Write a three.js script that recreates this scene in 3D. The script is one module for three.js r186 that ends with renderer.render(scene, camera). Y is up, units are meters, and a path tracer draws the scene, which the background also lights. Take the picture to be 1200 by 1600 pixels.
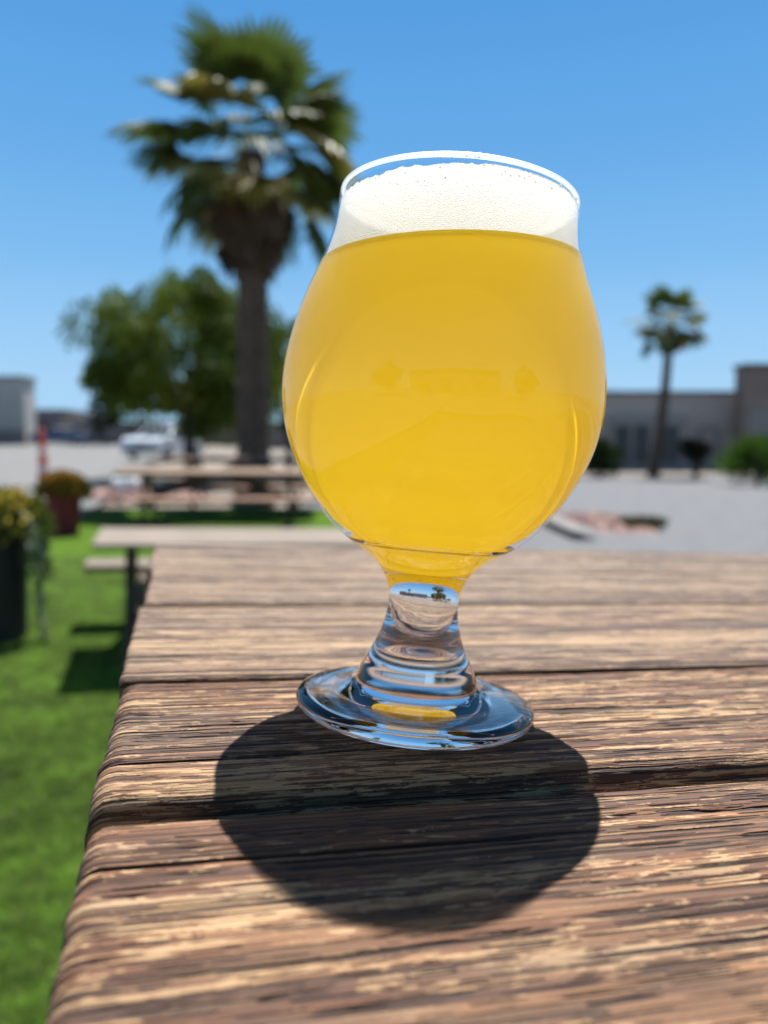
import * as THREE from 'three';
import { mergeGeometries, toCreasedNormals } from 'three/addons/utils/BufferGeometryUtils.js';

// ---------------------------------------------------------------- camera, sky, sun, exposure
const V = (x, y, z) => new THREE.Vector3(x, y, z);
const scene = new THREE.Scene();
const EYE = V(0, 1.1, 0), FPX = 1200, HORIZON = 702;                  // photo pixels (1200 x 1600)
const PITCH = Math.atan((800 - HORIZON) / FPX);
const camera = new THREE.PerspectiveCamera(THREE.MathUtils.radToDeg(2 * Math.atan(800 / FPX)), 0.75, 0.02, 900);
camera.position.copy(EYE);
camera.rotation.x = -PITCH;
camera.focus = 0.206;
camera.userData.fStop = 8.1;

const renderer = new THREE.WebGLRenderer({ antialias: true });
renderer.toneMapping = THREE.LinearToneMapping;
const EXPOSURE = 2.2;
renderer.toneMappingExposure = EXPOSURE;
renderer.shadowMap.enabled = true;

const SUN_EL = THREE.MathUtils.degToRad(65.6), SUN_AZ = THREE.MathUtils.degToRad(15);
const SUN = V(Math.sin(SUN_AZ) * Math.cos(SUN_EL), Math.sin(SUN_EL), -Math.cos(SUN_AZ) * Math.cos(SUN_EL));
const sun = new THREE.DirectionalLight(new THREE.Color().setRGB(1, 0.98, 0.945), 5);
sun.name = 'sun';
sun.position.copy(SUN).multiplyScalar(60);
sun.castShadow = true;
sun.shadow.radius = 1;
sun.shadow.mapSize.set(4096, 4096);
Object.assign(sun.shadow.camera, { left: -25, right: 25, top: 45, bottom: -25, near: 1, far: 160 });
scene.add(sun, sun.target);

function makeSky() {
  const W = 512, H = 256, d = new Float32Array(W * H * 4);
  // clear desert sky: radiance against elevation (degrees); above the frame dimmed and greyed to darken and warm shadows
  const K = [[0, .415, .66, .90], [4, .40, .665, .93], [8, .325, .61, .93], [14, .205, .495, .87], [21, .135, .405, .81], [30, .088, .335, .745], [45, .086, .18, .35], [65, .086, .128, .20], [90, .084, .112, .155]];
  for (let j = 0; j < H; j++) {
    const el = ((j + .5) / H - .5) * 180, e = Math.max(0, el);
    let k = 0; while (k < K.length - 2 && e > K[k + 1][0]) k++;
    let s = (e - K[k][0]) / (K[k + 1][0] - K[k][0]); s = s * s * (3 - 2 * s) * .35 + s * .65;
    for (let i = 0; i < W; i++) {
      const az = ((i + .5) / W - .5) * 2 * Math.PI, r = THREE.MathUtils.degToRad(el);
      const c = Math.cos(az) * Math.cos(r) * SUN.x + Math.sin(r) * SUN.y + Math.sin(az) * Math.cos(r) * SUN.z;
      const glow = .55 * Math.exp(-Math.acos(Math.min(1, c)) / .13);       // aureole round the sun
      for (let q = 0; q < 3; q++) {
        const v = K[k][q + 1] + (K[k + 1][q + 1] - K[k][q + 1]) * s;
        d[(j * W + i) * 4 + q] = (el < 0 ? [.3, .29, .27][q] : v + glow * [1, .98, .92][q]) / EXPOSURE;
      }
      d[(j * W + i) * 4 + 3] = 1;
    }
  }
  const t = new THREE.DataTexture(d, W, H, THREE.RGBAFormat, THREE.FloatType);
  t.mapping = THREE.EquirectangularReflectionMapping;
  t.magFilter = THREE.LinearFilter; t.needsUpdate = true;
  return t;
}
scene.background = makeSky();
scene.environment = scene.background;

// ---------------------------------------------------------------- helpers
let seedState = 1;
const seed = (n) => { seedState = (n * 2654435761) | 0; };
const rnd = () => { seedState = (seedState + 0x6d2b79f5) | 0; let t = Math.imul(seedState ^ (seedState >>> 15), 1 | seedState); t = (t + Math.imul(t ^ (t >>> 7), 61 | t)) ^ t; return ((t ^ (t >>> 14)) >>> 0) / 4294967296; };
const rr = (a, b) => a + (b - a) * rnd();
const clamp = (x, a = 0, b = 1) => Math.min(b, Math.max(a, x));
const lerp = (a, b, t) => a + (b - a) * t;
const sstep = (a, b, x) => { const t = clamp((x - a) / (b - a)); return t * t * (3 - 2 * t); };
const hash = (x, y, s) => { let h = Math.imul(x, 374761393) + Math.imul(y, 668265263) + Math.imul(s, 1274126177); h = Math.imul(h ^ (h >>> 13), 1274126177); h ^= h >>> 16; return (h >>> 0) / 4294967296; };
function noise(x, y, s = 0) {                                          // value noise, 0..1
  const ix = Math.floor(x), iy = Math.floor(y), fx = x - ix, fy = y - iy;
  const u = fx * fx * (3 - 2 * fx), v = fy * fy * (3 - 2 * fy);
  const a = hash(ix, iy, s), b = hash(ix + 1, iy, s), c = hash(ix, iy + 1, s), d = hash(ix + 1, iy + 1, s);
  return a + (b - a) * u + (c - a) * v + (a - b - c + d) * u * v;
}
function fbm(x, y, s, o = 4, g = .5) { let a = 1, t = 0, n = 0; for (let i = 0; i < o; i++) { t += a * noise(x, y, s + i * 17); n += a; a *= g; x *= 2.03; y *= 2.03; } return t / n; }

const taken = {};
function numbered(name) { const n = taken[name] = (taken[name] ?? -1) + 1; return n ? `${name}_${String(n).padStart(3, '0')}` : name; }
function describe(o, label, category, group) {
  o.userData = { ...o.userData, label, category };
  if (group) o.userData.group = group;
  return o;
}
function shade(o) { o.traverse((m) => { if (m.isMesh) { m.castShadow = true; m.receiveShadow = true; } }); return o; }
function thing(name, label, category, pos = [0, 0, 0], turn = 0, group) {
  const o = new THREE.Group();
  o.name = numbered(name); o.position.set(...pos); o.rotation.y = turn;
  scene.add(o);
  return describe(o, label, category, group);
}
function part(parent, name, geo, mat) {
  const m = new THREE.Mesh(Array.isArray(geo) ? mergeGeometries(geo.map(bare)) : geo, mat);
  m.name = name; parent.add(m);
  return m;
}
function bare(g) { g = g.index ? g.toNonIndexed() : g; for (const k of Object.keys(g.attributes)) if (!['position', 'normal', 'uv'].includes(k)) g.deleteAttribute(k); return g; }
function structure(name, geo, mat) { const m = new THREE.Mesh(geo, mat); m.name = numbered(name); m.userData = { kind: 'structure' }; scene.add(m); return m; }
// world point seen at photo pixel (px, py) at horizontal depth d in front of the camera
function at(px, py, d) {
  const up = -(py - 800) / FPX, D = V((px - 600) / FPX, up * Math.cos(PITCH) - Math.sin(PITCH), -Math.cos(PITCH) - up * Math.sin(PITCH));
  return D.multiplyScalar(-d / D.z).add(EYE);
}
function dataTex(W, H, fn, srgb = true) {                               // fn(x, y) -> [r, g, b] linear 0..1
  const d = new Uint8Array(W * H * 4);
  const enc = srgb ? (v) => 255 * (v <= .0031308 ? v * 12.92 : 1.055 * Math.pow(v, 1 / 2.4) - .055) : (v) => 255 * v;
  for (let y = 0; y < H; y++) for (let x = 0; x < W; x++) {
    const c = fn(x, y), o = (y * W + x) * 4;
    for (let q = 0; q < 3; q++) d[o + q] = Math.round(clamp(enc(clamp(c[q])), 0, 255));
    d[o + 3] = 255;
  }
  const t = new THREE.DataTexture(d, W, H);
  t.magFilter = THREE.LinearFilter; t.minFilter = THREE.LinearMipmapLinearFilter; t.generateMipmaps = true;
  t.wrapS = t.wrapT = THREE.RepeatWrapping;
  if (srgb) t.colorSpace = THREE.SRGBColorSpace;
  t.needsUpdate = true;
  return t;
}
const lin = (r, g, b) => new THREE.Color().setRGB(r, g, b);
const ALBEDO = .886;                                                    // all surfaces but glass, beer and foam were measured at exposure 1.95
const mat = (o) => { const m = new THREE.MeshStandardMaterial(o); m.color.multiplyScalar(ALBEDO); return m; };
const phys = (o) => { const m = new THREE.MeshPhysicalMaterial(o); if (!/glass|beer|foam|bubble/.test(o.name ?? '')) m.color.multiplyScalar(ALBEDO); return m; };
// periodic mottled texture: two colours, grain
function mottled(size, a, b, s, f = 8, grain = .25) {
  const per = (x, y, k, ss) => { const n = (i, j) => hash(((i % k) + k) % k, ((j % k) + k) % k, ss), X = x * k, Y = y * k, ix = Math.floor(X), iy = Math.floor(Y), u = sstep(0, 1, X - ix), v = sstep(0, 1, Y - iy); return lerp(lerp(n(ix, iy), n(ix + 1, iy), u), lerp(n(ix, iy + 1), n(ix + 1, iy + 1), u), v); };
  return dataTex(size, size, (x, y) => {
    const X = x / size, Y = y / size;
    const m = clamp(.5 * per(X, Y, f, s) + .3 * per(X, Y, f * 3, s + 1) + .2 * per(X, Y, f * 9, s + 2)), g = 1 + grain * (hash(x, y, s + 5) - .5) * 2;
    const k = sstep(.25, .75, m);
    return [0, 1, 2].map((q) => lerp(a[q], b[q], k) * g);
  });
}
function rep(t, x, y) { const c = t.clone(); c.repeat.set(x, y); c.needsUpdate = true; return c; }
// tapered bar between two points
function bar(a, b, r0, r1 = r0, n = 8) {
  const d = b.clone().sub(a), g = new THREE.CylinderGeometry(r1, r0, d.length(), n, 1);
  g.applyQuaternion(new THREE.Quaternion().setFromUnitVectors(V(0, 1, 0), d.clone().normalize()));
  g.translate(...a.clone().add(b).multiplyScalar(.5).toArray());
  return g;
}
function box(w, h, d, x = 0, y = 0, z = 0) { const g = new THREE.BoxGeometry(w, h, d); g.translate(x, y, z); return g; }
function chamferBox(w, h, d, c = .008) {                                // box with bevelled edges, centred
  const s = new THREE.Shape(); s.moveTo(-w / 2 + c, -h / 2 + c); s.lineTo(w / 2 - c, -h / 2 + c); s.lineTo(w / 2 - c, h / 2 - c); s.lineTo(-w / 2 + c, h / 2 - c); s.closePath();
  const g = new THREE.ExtrudeGeometry(s, { depth: d - 2 * c, bevelEnabled: true, bevelThickness: c, bevelSize: c, bevelSegments: 2, curveSegments: 1 });
  g.translate(0, 0, -(d - 2 * c) / 2);
  return g;
}
// board running from a to b with its width axis w
function board(a, b, w, t, side) {
  const dir = b.clone().sub(a), L = dir.length(); dir.normalize();
  const z = side.clone().sub(dir.clone().multiplyScalar(side.dot(dir))).normalize(), y = z.clone().cross(dir);
  const g = chamferBox(L, t, w, .006);
  g.applyMatrix4(new THREE.Matrix4().makeBasis(dir, y, z));
  g.translate(...a.clone().add(b).multiplyScalar(.5).toArray());
  return g;
}

// ---------------------------------------------------------------- ground
const soft = (x, a, b) => { const c = clamp(x, a, b); return c + (x - c) * .0; };
function groundY(x, z) {                                               // falls gently to the right, the left lot climbs away
  const side = -.042 * (3.2 * Math.tanh(x / 3.6));
  const d = Math.max(0, -z - 15), left = sstep(.02, -.22, x / Math.max(6, -z));
  return side + .027 * d * left * (d < 60 ? 1 : 60 / d);
}
// a sheet following the ground, over a rectangle in a frame turned by yaw (u to the right, t away)
function sheet(u0, u1, t0, t1, yaw, lift, step = .5, edge = 0) {
  const nu = Math.ceil((u1 - u0) / step), nt = Math.ceil((t1 - t0) / step), P = [], UV = [], I = [];
  const c = Math.cos(yaw), s = Math.sin(yaw);
  for (let j = 0; j <= nt; j++) for (let i = 0; i <= nu; i++) {
    const u = lerp(u0, u1, i / nu), t = lerp(t0, t1, j / nt), x = u * c - t * s, z = -(u * s + t * c);
    P.push(x, groundY(x, z) + lift, z); UV.push(u, t);
  }
  for (let j = 0; j < nt; j++) for (let i = 0; i < nu; i++) { const k = j * (nu + 1) + i; I.push(k, k + 1, k + nu + 2, k, k + nu + 2, k + nu + 1); }
  if (edge) {                                                          // turned-down rim
    const rim = []; for (let i = 0; i <= nu; i++) rim.push(i); for (let j = 1; j <= nt; j++) rim.push(j * (nu + 1) + nu); for (let i = nu - 1; i >= 0; i--) rim.push(nt * (nu + 1) + i); for (let j = nt - 1; j >= 0; j--) rim.push(j * (nu + 1));
    let last = -1; for (const k of rim) { P.push(P[3 * k], P[3 * k + 1] - edge, P[3 * k + 2]); UV.push(UV[2 * k], UV[2 * k + 1]); const m = P.length / 3 - 1; if (last >= 0) I.push(last[0], last[1], k, k, last[1], m); last = [k, m]; }
  }
  const g = new THREE.BufferGeometry();
  g.setAttribute('position', new THREE.Float32BufferAttribute(P, 3)); g.setAttribute('uv', new THREE.Float32BufferAttribute(UV, 2)); g.setIndex(I); g.computeVertexNormals();
  return g;
}
const YAW = THREE.MathUtils.degToRad(14);
const yard = (u, t) => { const x = u * Math.cos(YAW) - t * Math.sin(YAW), z = -(u * Math.sin(YAW) + t * Math.cos(YAW)); return V(x, groundY(x, z), z); };

const texConcrete = mottled(512, [.118, .115, .11], [.15, .147, .14], 11, 6, .12);
const texAsphalt = mottled(512, [.088, .089, .094], [.112, .113, .118], 12, 10, .3);
const texSand = mottled(512, [.15, .125, .098], [.215, .185, .15], 13, 9, .3);
const texRedGravel = mottled(512, [.16, .085, .07], [.34, .22, .19], 14, 40, .45);
const texTurf = mottled(512, [.045, .088, .009], [.078, .138, .015], 15, 24, .4);
{
  const P = [], UV = [], I = [], N = 150, k = (i) => { const a = i / N * 2 - 1; return Math.sign(a) * (14 * Math.abs(a) + 430 * Math.abs(a) ** 4); };
  for (let j = 0; j <= N; j++) for (let i = 0; i <= N; i++) { const x = k(i), z = k(j) - 12; P.push(x, groundY(x, z) - .09, z); UV.push(x, z); }
  for (let j = 0; j < N; j++) for (let i = 0; i < N; i++) { const q = j * (N + 1) + i; I.push(q, q + N + 1, q + N + 2, q, q + N + 2, q + 1); }
  const g = new THREE.BufferGeometry();
  g.setAttribute('position', new THREE.Float32BufferAttribute(P, 3)); g.setAttribute('uv', new THREE.Float32BufferAttribute(UV, 2)); g.setIndex(I); g.computeVertexNormals();
  structure('ground', g, mat({ map: rep(texSand, .3, .3), roughness: .95 }));
}
structure('parking_lot', sheet(-70, -1.62, -14, 95, YAW, 0, 1.2, .12), mat({ map: rep(texConcrete, .25, .25), roughness: .9 }));
structure('road', sheet(-1.5, 60, 8.6, 35, 0, .008, .8, .1), mat({ map: rep(texAsphalt, .5, .5), roughness: .88 }));
structure('lawn', sheet(-1.6, 3.3, -4, 13.4, YAW, .022, .25, .06), phys({ map: rep(texTurf, 2.3, 2.3), roughness: 1, specularIntensity: .08 }));
structure('sandy_strip', sheet(-2, 60, 35.5, 46, 0, .01, 1, .1), mat({ map: rep(texSand, .4, .4), roughness: .95 }));
structure('kerb', sheet(-1.5, 60, 35.05, 35.35, 0, .13, .8, .16), mat({ map: rep(texRedGravel, .5, .5), color: lin(.9, .85, .8), roughness: .9 }));
structure('kerb', sheet(2.45, 2.8, 9.9, 13.4, 0, .12, .4, .16), mat({ map: rep(texConcrete, .6, .6), color: lin(1.25, 1.22, 1.2), roughness: .9 }));
{
  // reddish gravel bed beyond the kerb and a second one behind the pots: a low mound of loose stones
  const bed = (name, cx, cz, rx, rz, label) => {
    const P = [], UV = [], I = [], n = 40, m = 10;
    for (let j = 0; j <= m; j++) for (let i = 0; i <= n; i++) { const a = i / n * 2 * Math.PI, q = j / m, w = 1 + .14 * Math.sin(3 * a + cx) + .08 * Math.sin(7 * a); const x = cx + rx * q * w * Math.cos(a), z = cz + rz * q * w * Math.sin(a); P.push(x, groundY(x, z) + .1 * (1 - q * q) + .012 + .05 * (noise(x * 7, z * 7, 3) - .5) * (1 - q) - (q > .98 ? .08 : 0), z); UV.push(x, z); }
    for (let j = 0; j < m; j++) for (let i = 0; i < n; i++) { const k = j * (n + 1) + i; I.push(k, k + n + 2, k + n + 1, k, k + 1, k + n + 2); }
    const g = new THREE.BufferGeometry();
    g.setAttribute('position', new THREE.Float32BufferAttribute(P, 3)); g.setAttribute('uv', new THREE.Float32BufferAttribute(UV, 2)); g.setIndex(I); g.computeVertexNormals();
    structure(name, g, mat({ map: rep(texRedGravel, .9, .9), roughness: .95 }));
    // loose stones
    const s = new THREE.IcosahedronGeometry(.05, 0), im = new THREE.InstancedMesh(s, mat({ color: lin(.3, .2, .17), roughness: .95 }), 500), M = new THREE.Matrix4();
    for (let i = 0; i < 500; i++) { const a = rnd() * 6.283, q = Math.sqrt(rnd()) * .95, x = cx + rx * q * Math.cos(a), z = cz + rz * q * Math.sin(a), k = rr(.4, 1.3); M.compose(V(x, groundY(x, z) + .1 * (1 - q * q) + .012, z), new THREE.Quaternion().setFromEuler(new THREE.Euler(rnd() * 6, rnd() * 6, rnd() * 6)), V(k, k * .7, k)); im.setMatrixAt(i, M); im.setColorAt(i, lin(rr(.6, 1.2), rr(.6, 1.1), rr(.55, 1.1))); }
    im.name = numbered('gravel_stones'); im.userData = { kind: 'stuff', label }; scene.add(im);
  };
  seed(21);
  bed('gravel_bed', 3.45, -12.3, .95, 1.5, 'reddish loose stones in the small island bed beside the road');
  bed('gravel_bed', -5.4, -15.9, 1.7, 1.4, 'reddish loose stones in the bed behind the pots');
}

// ---------------------------------------------------------------- wood
// weathered, flaking stain over bare grain: x along the board, t across (metres); gives colour and height (metres)
function woodAt(x, t, s, o) {
  const tw = t + .0026 * (noise(x * 5, t * 18, s + 1) - .5) + .0006 * (noise(x * 30, t * 80, s + 2) - .5);
  const cc = (v, k) => clamp((v - .5) * k + .5);
  const g1 = cc(fbm(x * 7, tw * 640, s + 3, 3, .62), 2.1), g2 = noise(x * 34, tw * 2600, s + 6);
  const band = cc(fbm(x * 1.7, tw * 110, s + 7, 2), 1.6), broad = cc(fbm(x * 10, tw * 44, s + 8, 2), 1.6);
  const jag = .007 * (noise(x * 200, t * 1500, s + 41) - .5) + .010 * (noise(x * 30, t * 500, s + 42) - .5);
  const flake = cc(fbm((x + jag) * 150, tw * 560, s + 9, 5, .72), 2.4), flake2 = cc(fbm((x + jag) * 30, tw * 120, s + 11, 3, .6), 1.8);
  const p = .5 + .50 * (flake - .5) + .30 * (flake2 - .5) + .36 * (band - .5) + .18 * (broad - .5) + .36 * (g1 - .5) + .07 * (g2 - .5);
  const stain = sstep(o.thr + .016, o.thr - .012, p);                    // 1 where the stain still holds
  const thin = sstep(.42, .72, fbm(x * 24, tw * 330, s + 31, 3));       // where it has worn thin
  const old = sstep(.54, .70, fbm(x * 9, tw * 120, s + 14, 3)) * (o.old ?? .6);   // grey weathered wood
  const red = noise(x * 16, tw * 240, s + 19);
  const g3 = noise(x * 90, tw * 5200, s + 61), dk = (.46 + .95 * g1 * (.62 + .76 * g2)) * (.78 + .44 * g3);
  const bare = [lerp(.42, .235, 1 - g1), lerp(.295, .143, 1 - g1), lerp(.170, .070, 1 - g1)].map((c, q) => lerp(lerp(c * (.78 + .28 * g2 + .16 * g3), [.185, .145, .112][q] * (.7 + .6 * g1), old), [.225, .178, .142][q] * (.8 + .3 * g1), o.grey ?? 0));
  const sta = [lerp(.075, .158, red), lerp(.031, .066, red), lerp(.014, .027, red)].map((c, q) => lerp(lerp(lerp(c, [.215, .118, .058][q], thin * .8) * dk, [.105, .078, .060][q] * dk, old), [.150, .112, .088][q] * dk, o.grey ?? 0));
  let col = [0, 1, 2].map((q) => lerp(bare[q], sta[q], stain));
  let h = .00016 * stain + .00055 * (g1 - .5) + .00016 * (g2 - .5) + .00018 * (flake - .5);
  // open cracks and soft early-wood grooves running with the grain
  const wv = .9 * (noise(x * 2.6, tw * 60, s + 51) - .5), cellT = tw * o.cracks + wv, ci = Math.floor(cellT);
  for (let k = -1; k <= 1; k++) {
    const c = ci + k, r1 = hash(c, 5, s), r2 = hash(c, 9, s), r3 = hash(c, 13, s), on = sstep(.64, .72, noise(x * (7 + 12 * r3) + r1 * 40, c * 7.3, s + 23) * .62 + r2 * .42) * (r3 > .25 ? 1 : 0);
    const d = Math.abs(cellT - (c + .5 + .8 * (r1 - .5) + .12 * (noise(x * 9, c * 3.7, s + 29) - .5))) / o.cracks;
    const w = .00014 + .0005 * r2 * r2 * r2 * on, e = on * sstep(w * 1.7, w * .3, d);
    if (e > 0) { col = col.map((v, q) => lerp(v, [.016, .009, .006][q], e * .92)); h -= .0016 * e; }
    h -= .00035 * on * sstep(.0018, .0003, d);
  }
  // fine checks: short hair-thin dark splits
  for (const [f, wl, th] of [[420, 26, .60], [900, 60, .62], [1700, 110, .66]]) {
    const ct = tw * f, c = Math.floor(ct), r = hash(c, 3, s + f), on = sstep(th, th + .06, noise(x * wl * (.6 + r) + r * 90, c * 5.1, s + f + 1) * .8 + r * .22), e = on * sstep(.30, .10, Math.abs(ct - c - .5 - .3 * (r - .5)));
    if (e > 0) { col = col.map((v, q) => lerp(v, [.022, .012, .008][q], e * .8)); h -= .0005 * e; }
  }
  return [col, h];
}
function woodMaps(W, H, L, Wd, s, o) {
  const hm = new Float32Array(W * H);
  const map = dataTex(W, H, (x, y) => { const [c, h] = woodAt(x / W * L, y / H * Wd - .012, s, o); hm[y * W + x] = h; return c.map((v, q) => v * (o.gain ?? 1) * [1.09, .965, .83][q]); });
  const bump = dataTex(W, H, (x, y) => { const v = clamp((hm[y * W + x] + .003) / .004); return [v, v, v]; }, false);
  for (const m of [map, bump]) m.repeat.set(1 / L, 1 / Wd);
  return mat({ map, bumpMap: bump, bumpScale: .004, roughness: .78 });
}
// a board lying along x from 0 to L, top at y = 0, width W centred on z; rounded edges and ends; uv in metres
function plankGeo(L, W, T, r, nx, nz, hf) {
  const prof = [], q = 4;                                              // [z, y, v]
  const half = W / 2;
  const arc = (cz, cy, a0) => { for (let i = 0; i <= q; i++) { const a = a0 + (Math.PI / 2) * i / q; prof.push([cz + r * Math.cos(a), cy + r * Math.sin(a)]); } };
  prof.push([half, -T * .55]);
  arc(half - r, -r, 0);
  for (let i = 1; i < nz; i++) prof.push([lerp(half - r, -half + r, i / nz), 0]);
  arc(-half + r, -r, Math.PI / 2);
  prof.push([-half, -T * .55]); prof.push([-half + .002, -T]); prof.push([half - .002, -T]); prof.push([half, -T * .55]);
  const P = [], UV = [], I = [], M = prof.length;
  const xs = []; for (let i = 0; i <= q; i++) xs.push(r * (1 - Math.cos(Math.PI / 2 * i / q)));
  for (let i = 1; i < nx; i++) xs.push(r + (L - 2 * r) * Math.pow(i / nx, 1.25)); for (let i = q; i >= 0; i--) xs.push(L - xs[i]);
  xs.forEach((x) => {
    const e = Math.min(x, L - x), ins = e < r ? r - Math.sqrt(Math.max(0, r * r - (r - e) ** 2)) : 0;
    prof.forEach(([z, y], k) => {
      let Y = y > -T * .5 ? y - ins : y, Z = z;
      if (hf && k > 0 && k < M - 3) Y += hf(x, half - z) * sstep(-T * .5, -r * .2, y);
      P.push(x + (e < .012 ? .0017 * (fbm(z * 420 + 40, y * 260 + 20 + W * 900, 7, 3) - .5) * (1 - e / .012) : 0), Y, Z); UV.push(x, half - z + (y < 0 ? (z > 0 ? y : -y) : 0) + .012);
    });
  });
  for (let i = 0; i < xs.length - 1; i++) for (let k = 0; k < M - 1; k++) { const a = i * M + k, b = a + M; I.push(a, b, b + 1, a, b + 1, a + 1); }
  for (const e of [0, xs.length - 1]) {                                 // end caps
    const base = P.length / 3; let cy = 0; for (let k = 0; k < M; k++) { P.push(P[3 * (e * M + k)], P[3 * (e * M + k) + 1], P[3 * (e * M + k) + 2]); UV.push(P[3 * (e * M + k) + 1], UV[2 * (e * M + k) + 1]); }
    P.push(P[3 * e * M], -T / 2, 0); UV.push(0, half);
    for (let k = 0; k < M - 1; k++) e ? I.push(base + M, base + k, base + k + 1) : I.push(base + M, base + k + 1, base + k);
  }
  const g = new THREE.BufferGeometry();
  g.setAttribute('position', new THREE.Float32BufferAttribute(P, 3)); g.setAttribute('uv', new THREE.Float32BufferAttribute(UV, 2)); g.setIndex(I); g.computeVertexNormals();
  return g;
}

// ---------------------------------------------------------------- the table that carries the glass
const FOOT = V(.0094, -.0828, -.2381).add(EYE);                          // where the foot of the glass stands
const axesOf = (roll, tip) => { const n = V(Math.sin(roll), Math.cos(roll) * Math.cos(tip), Math.sin(tip)).normalize(), a = n.clone().cross(V(0, 0, 1)).normalize(); return [n, a, a.clone().cross(n)]; };
const rad = THREE.MathUtils.degToRad;
const [TN, TA, TB] = axesOf(rad(3.5), rad(3));
const TU = TA.clone().multiplyScalar(Math.cos(YAW)).sub(TB.clone().multiplyScalar(Math.sin(YAW))).normalize(), TZ = TU.clone().cross(TN);
const tableM = new THREE.Matrix4().makeBasis(TU, TN, TZ).setPosition(FOOT);
const [GN] = axesOf(rad(4.9), rad(-1.6));
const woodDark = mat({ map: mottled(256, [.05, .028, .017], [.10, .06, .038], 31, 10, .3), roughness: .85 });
{
  const base = V(.85, -1.0, .06), t = thing('picnic_table', 'weathered brown plank table in the foreground with the beer glass on it', 'table');
  t.quaternion.setFromRotationMatrix(tableM); t.position.copy(base.clone().applyMatrix4(tableM));
  const L = 1.85, X0 = -.0915, edges = [-.431, -.336, -.240, -.1445, -.049, .0455, .143, .222, .300];
  const gl = GN.clone().applyQuaternion(t.quaternion.clone().invert()), warp = Math.atan2(gl.z, gl.y);
  const far = woodMaps(2048, 512, 1.25, .125, 470, { thr: .40, cracks: 60, grey: .75, gain: .86 });
  for (let i = 0; i < edges.length - 1; i++) {
    const W = edges[i + 1] - edges[i] - (i === 4 || i === 3 ? .003 : .0012), tc = (edges[i] + edges[i + 1]) / 2, near = i >= 3 && i <= 4, s = 100 + i * 53;
    const o = { grey: [0, 0, 0, 0, 0, .4, .62, .7][i], old: i > 4 ? .6 : .34, gain: .88, thr: [.5, .5, .5, .60, .57, .49, .43, .41][i], cracks: [70, 70, 70, 60, 60, 60, 50, 50][i] };
    const m = near ? woodMaps(2048, 1024, .42, .125, s, o) : i === 5 || i === 6 ? woodMaps(2048, 512, i === 5 ? .9 : 1.25, .125, s, o) : far;
    const hf = near ? (x, z) => woodAt(x, z, s, o)[1] * .55 + .0012 * (noise(x * 6, z * 40, s) - .5) + .0009 * (noise(x * 2.5, z * 130, s + 4) - .5) : (x, z) => .0014 * (noise(x * 4, z * 40, s) - .5);
    const p = part(t, 'plank', plankGeo(L, W, .038, near ? .005 : .0022, near ? 420 : 60, near ? 110 : 16, hf), m);
    p.position.set(X0 - base.x + [0, .001, -.0015, .0006, 0, -.0012, .0008, -.0015][i], -base.y - (i === 3 ? .0012 : i === 4 ? 0 : i === 5 ? .0035 : .003), -tc - base.z);
    if (i === 4) { p.rotation.x = warp; p.position.y += (-tc) * -Math.tan(warp); }
    if (i === 4) p.position.y -= .0006;
  }
  // cleats, legs and benches below
  const place = (g) => g.translate(-base.x, -base.y, -base.z);
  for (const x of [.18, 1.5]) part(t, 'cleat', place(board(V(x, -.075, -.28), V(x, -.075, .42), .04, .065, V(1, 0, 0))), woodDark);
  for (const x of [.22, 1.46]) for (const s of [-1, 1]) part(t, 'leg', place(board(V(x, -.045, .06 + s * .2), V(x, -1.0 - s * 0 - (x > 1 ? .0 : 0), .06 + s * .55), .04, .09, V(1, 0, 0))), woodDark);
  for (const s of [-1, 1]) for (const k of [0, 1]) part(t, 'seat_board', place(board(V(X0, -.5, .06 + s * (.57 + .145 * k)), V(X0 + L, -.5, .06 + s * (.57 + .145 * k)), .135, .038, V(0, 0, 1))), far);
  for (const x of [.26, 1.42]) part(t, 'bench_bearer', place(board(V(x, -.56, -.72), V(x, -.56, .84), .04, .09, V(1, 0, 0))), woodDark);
  shade(t);
}

// ---------------------------------------------------------------- glass and beer
const [, GA, GB] = axesOf(rad(4.9), rad(-1.6));
const glassQ = new THREE.Quaternion().setFromRotationMatrix(new THREE.Matrix4().makeBasis(GA, GN, GB));
const OUT = [[.030, 11.45], [.034, 10.98], [.038, 11.25], [.042, 12.55], [.046, 15.1], [.050, 19.7], [.054, 26.2], [.058, 31.2], [.062, 34.8], [.068, 39.0], [.074, 42.4], [.080, 45.3], [.086, 47.4], [.092, 48.7], [.098, 49.35], [.104, 49.25], [.110, 48.5], [.116, 47.3], [.122, 45.7], [.128, 43.7], [.134, 41.4], [.140, 39.25], [.146, 37.65], [.152, 36.8], [.159, 36.4]];
const outCurve = new THREE.CatmullRomCurve3(OUT.map(([h, r]) => V(r / 1000, h, 0)), false, 'centripetal');
const outPts = outCurve.getPoints(600);
const rOut = (h) => { let a = 0, b = outPts.length - 1; while (b - a > 1) { const m = (a + b) >> 1; outPts[m].y < h ? a = m : b = m; } return lerp(outPts[a].x, outPts[b].x, clamp((h - outPts[a].y) / (outPts[b].y - outPts[a].y))); };
const smooth = (pts, n) => new THREE.CatmullRomCurve3(pts.map(([r, y]) => V(r, y, 0)), false, 'centripetal').getPoints(n).map((p) => new THREE.Vector2(Math.max(0, p.x), p.y));
const HB = .0544;                                                      // where thin wall begins above solid glass
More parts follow.
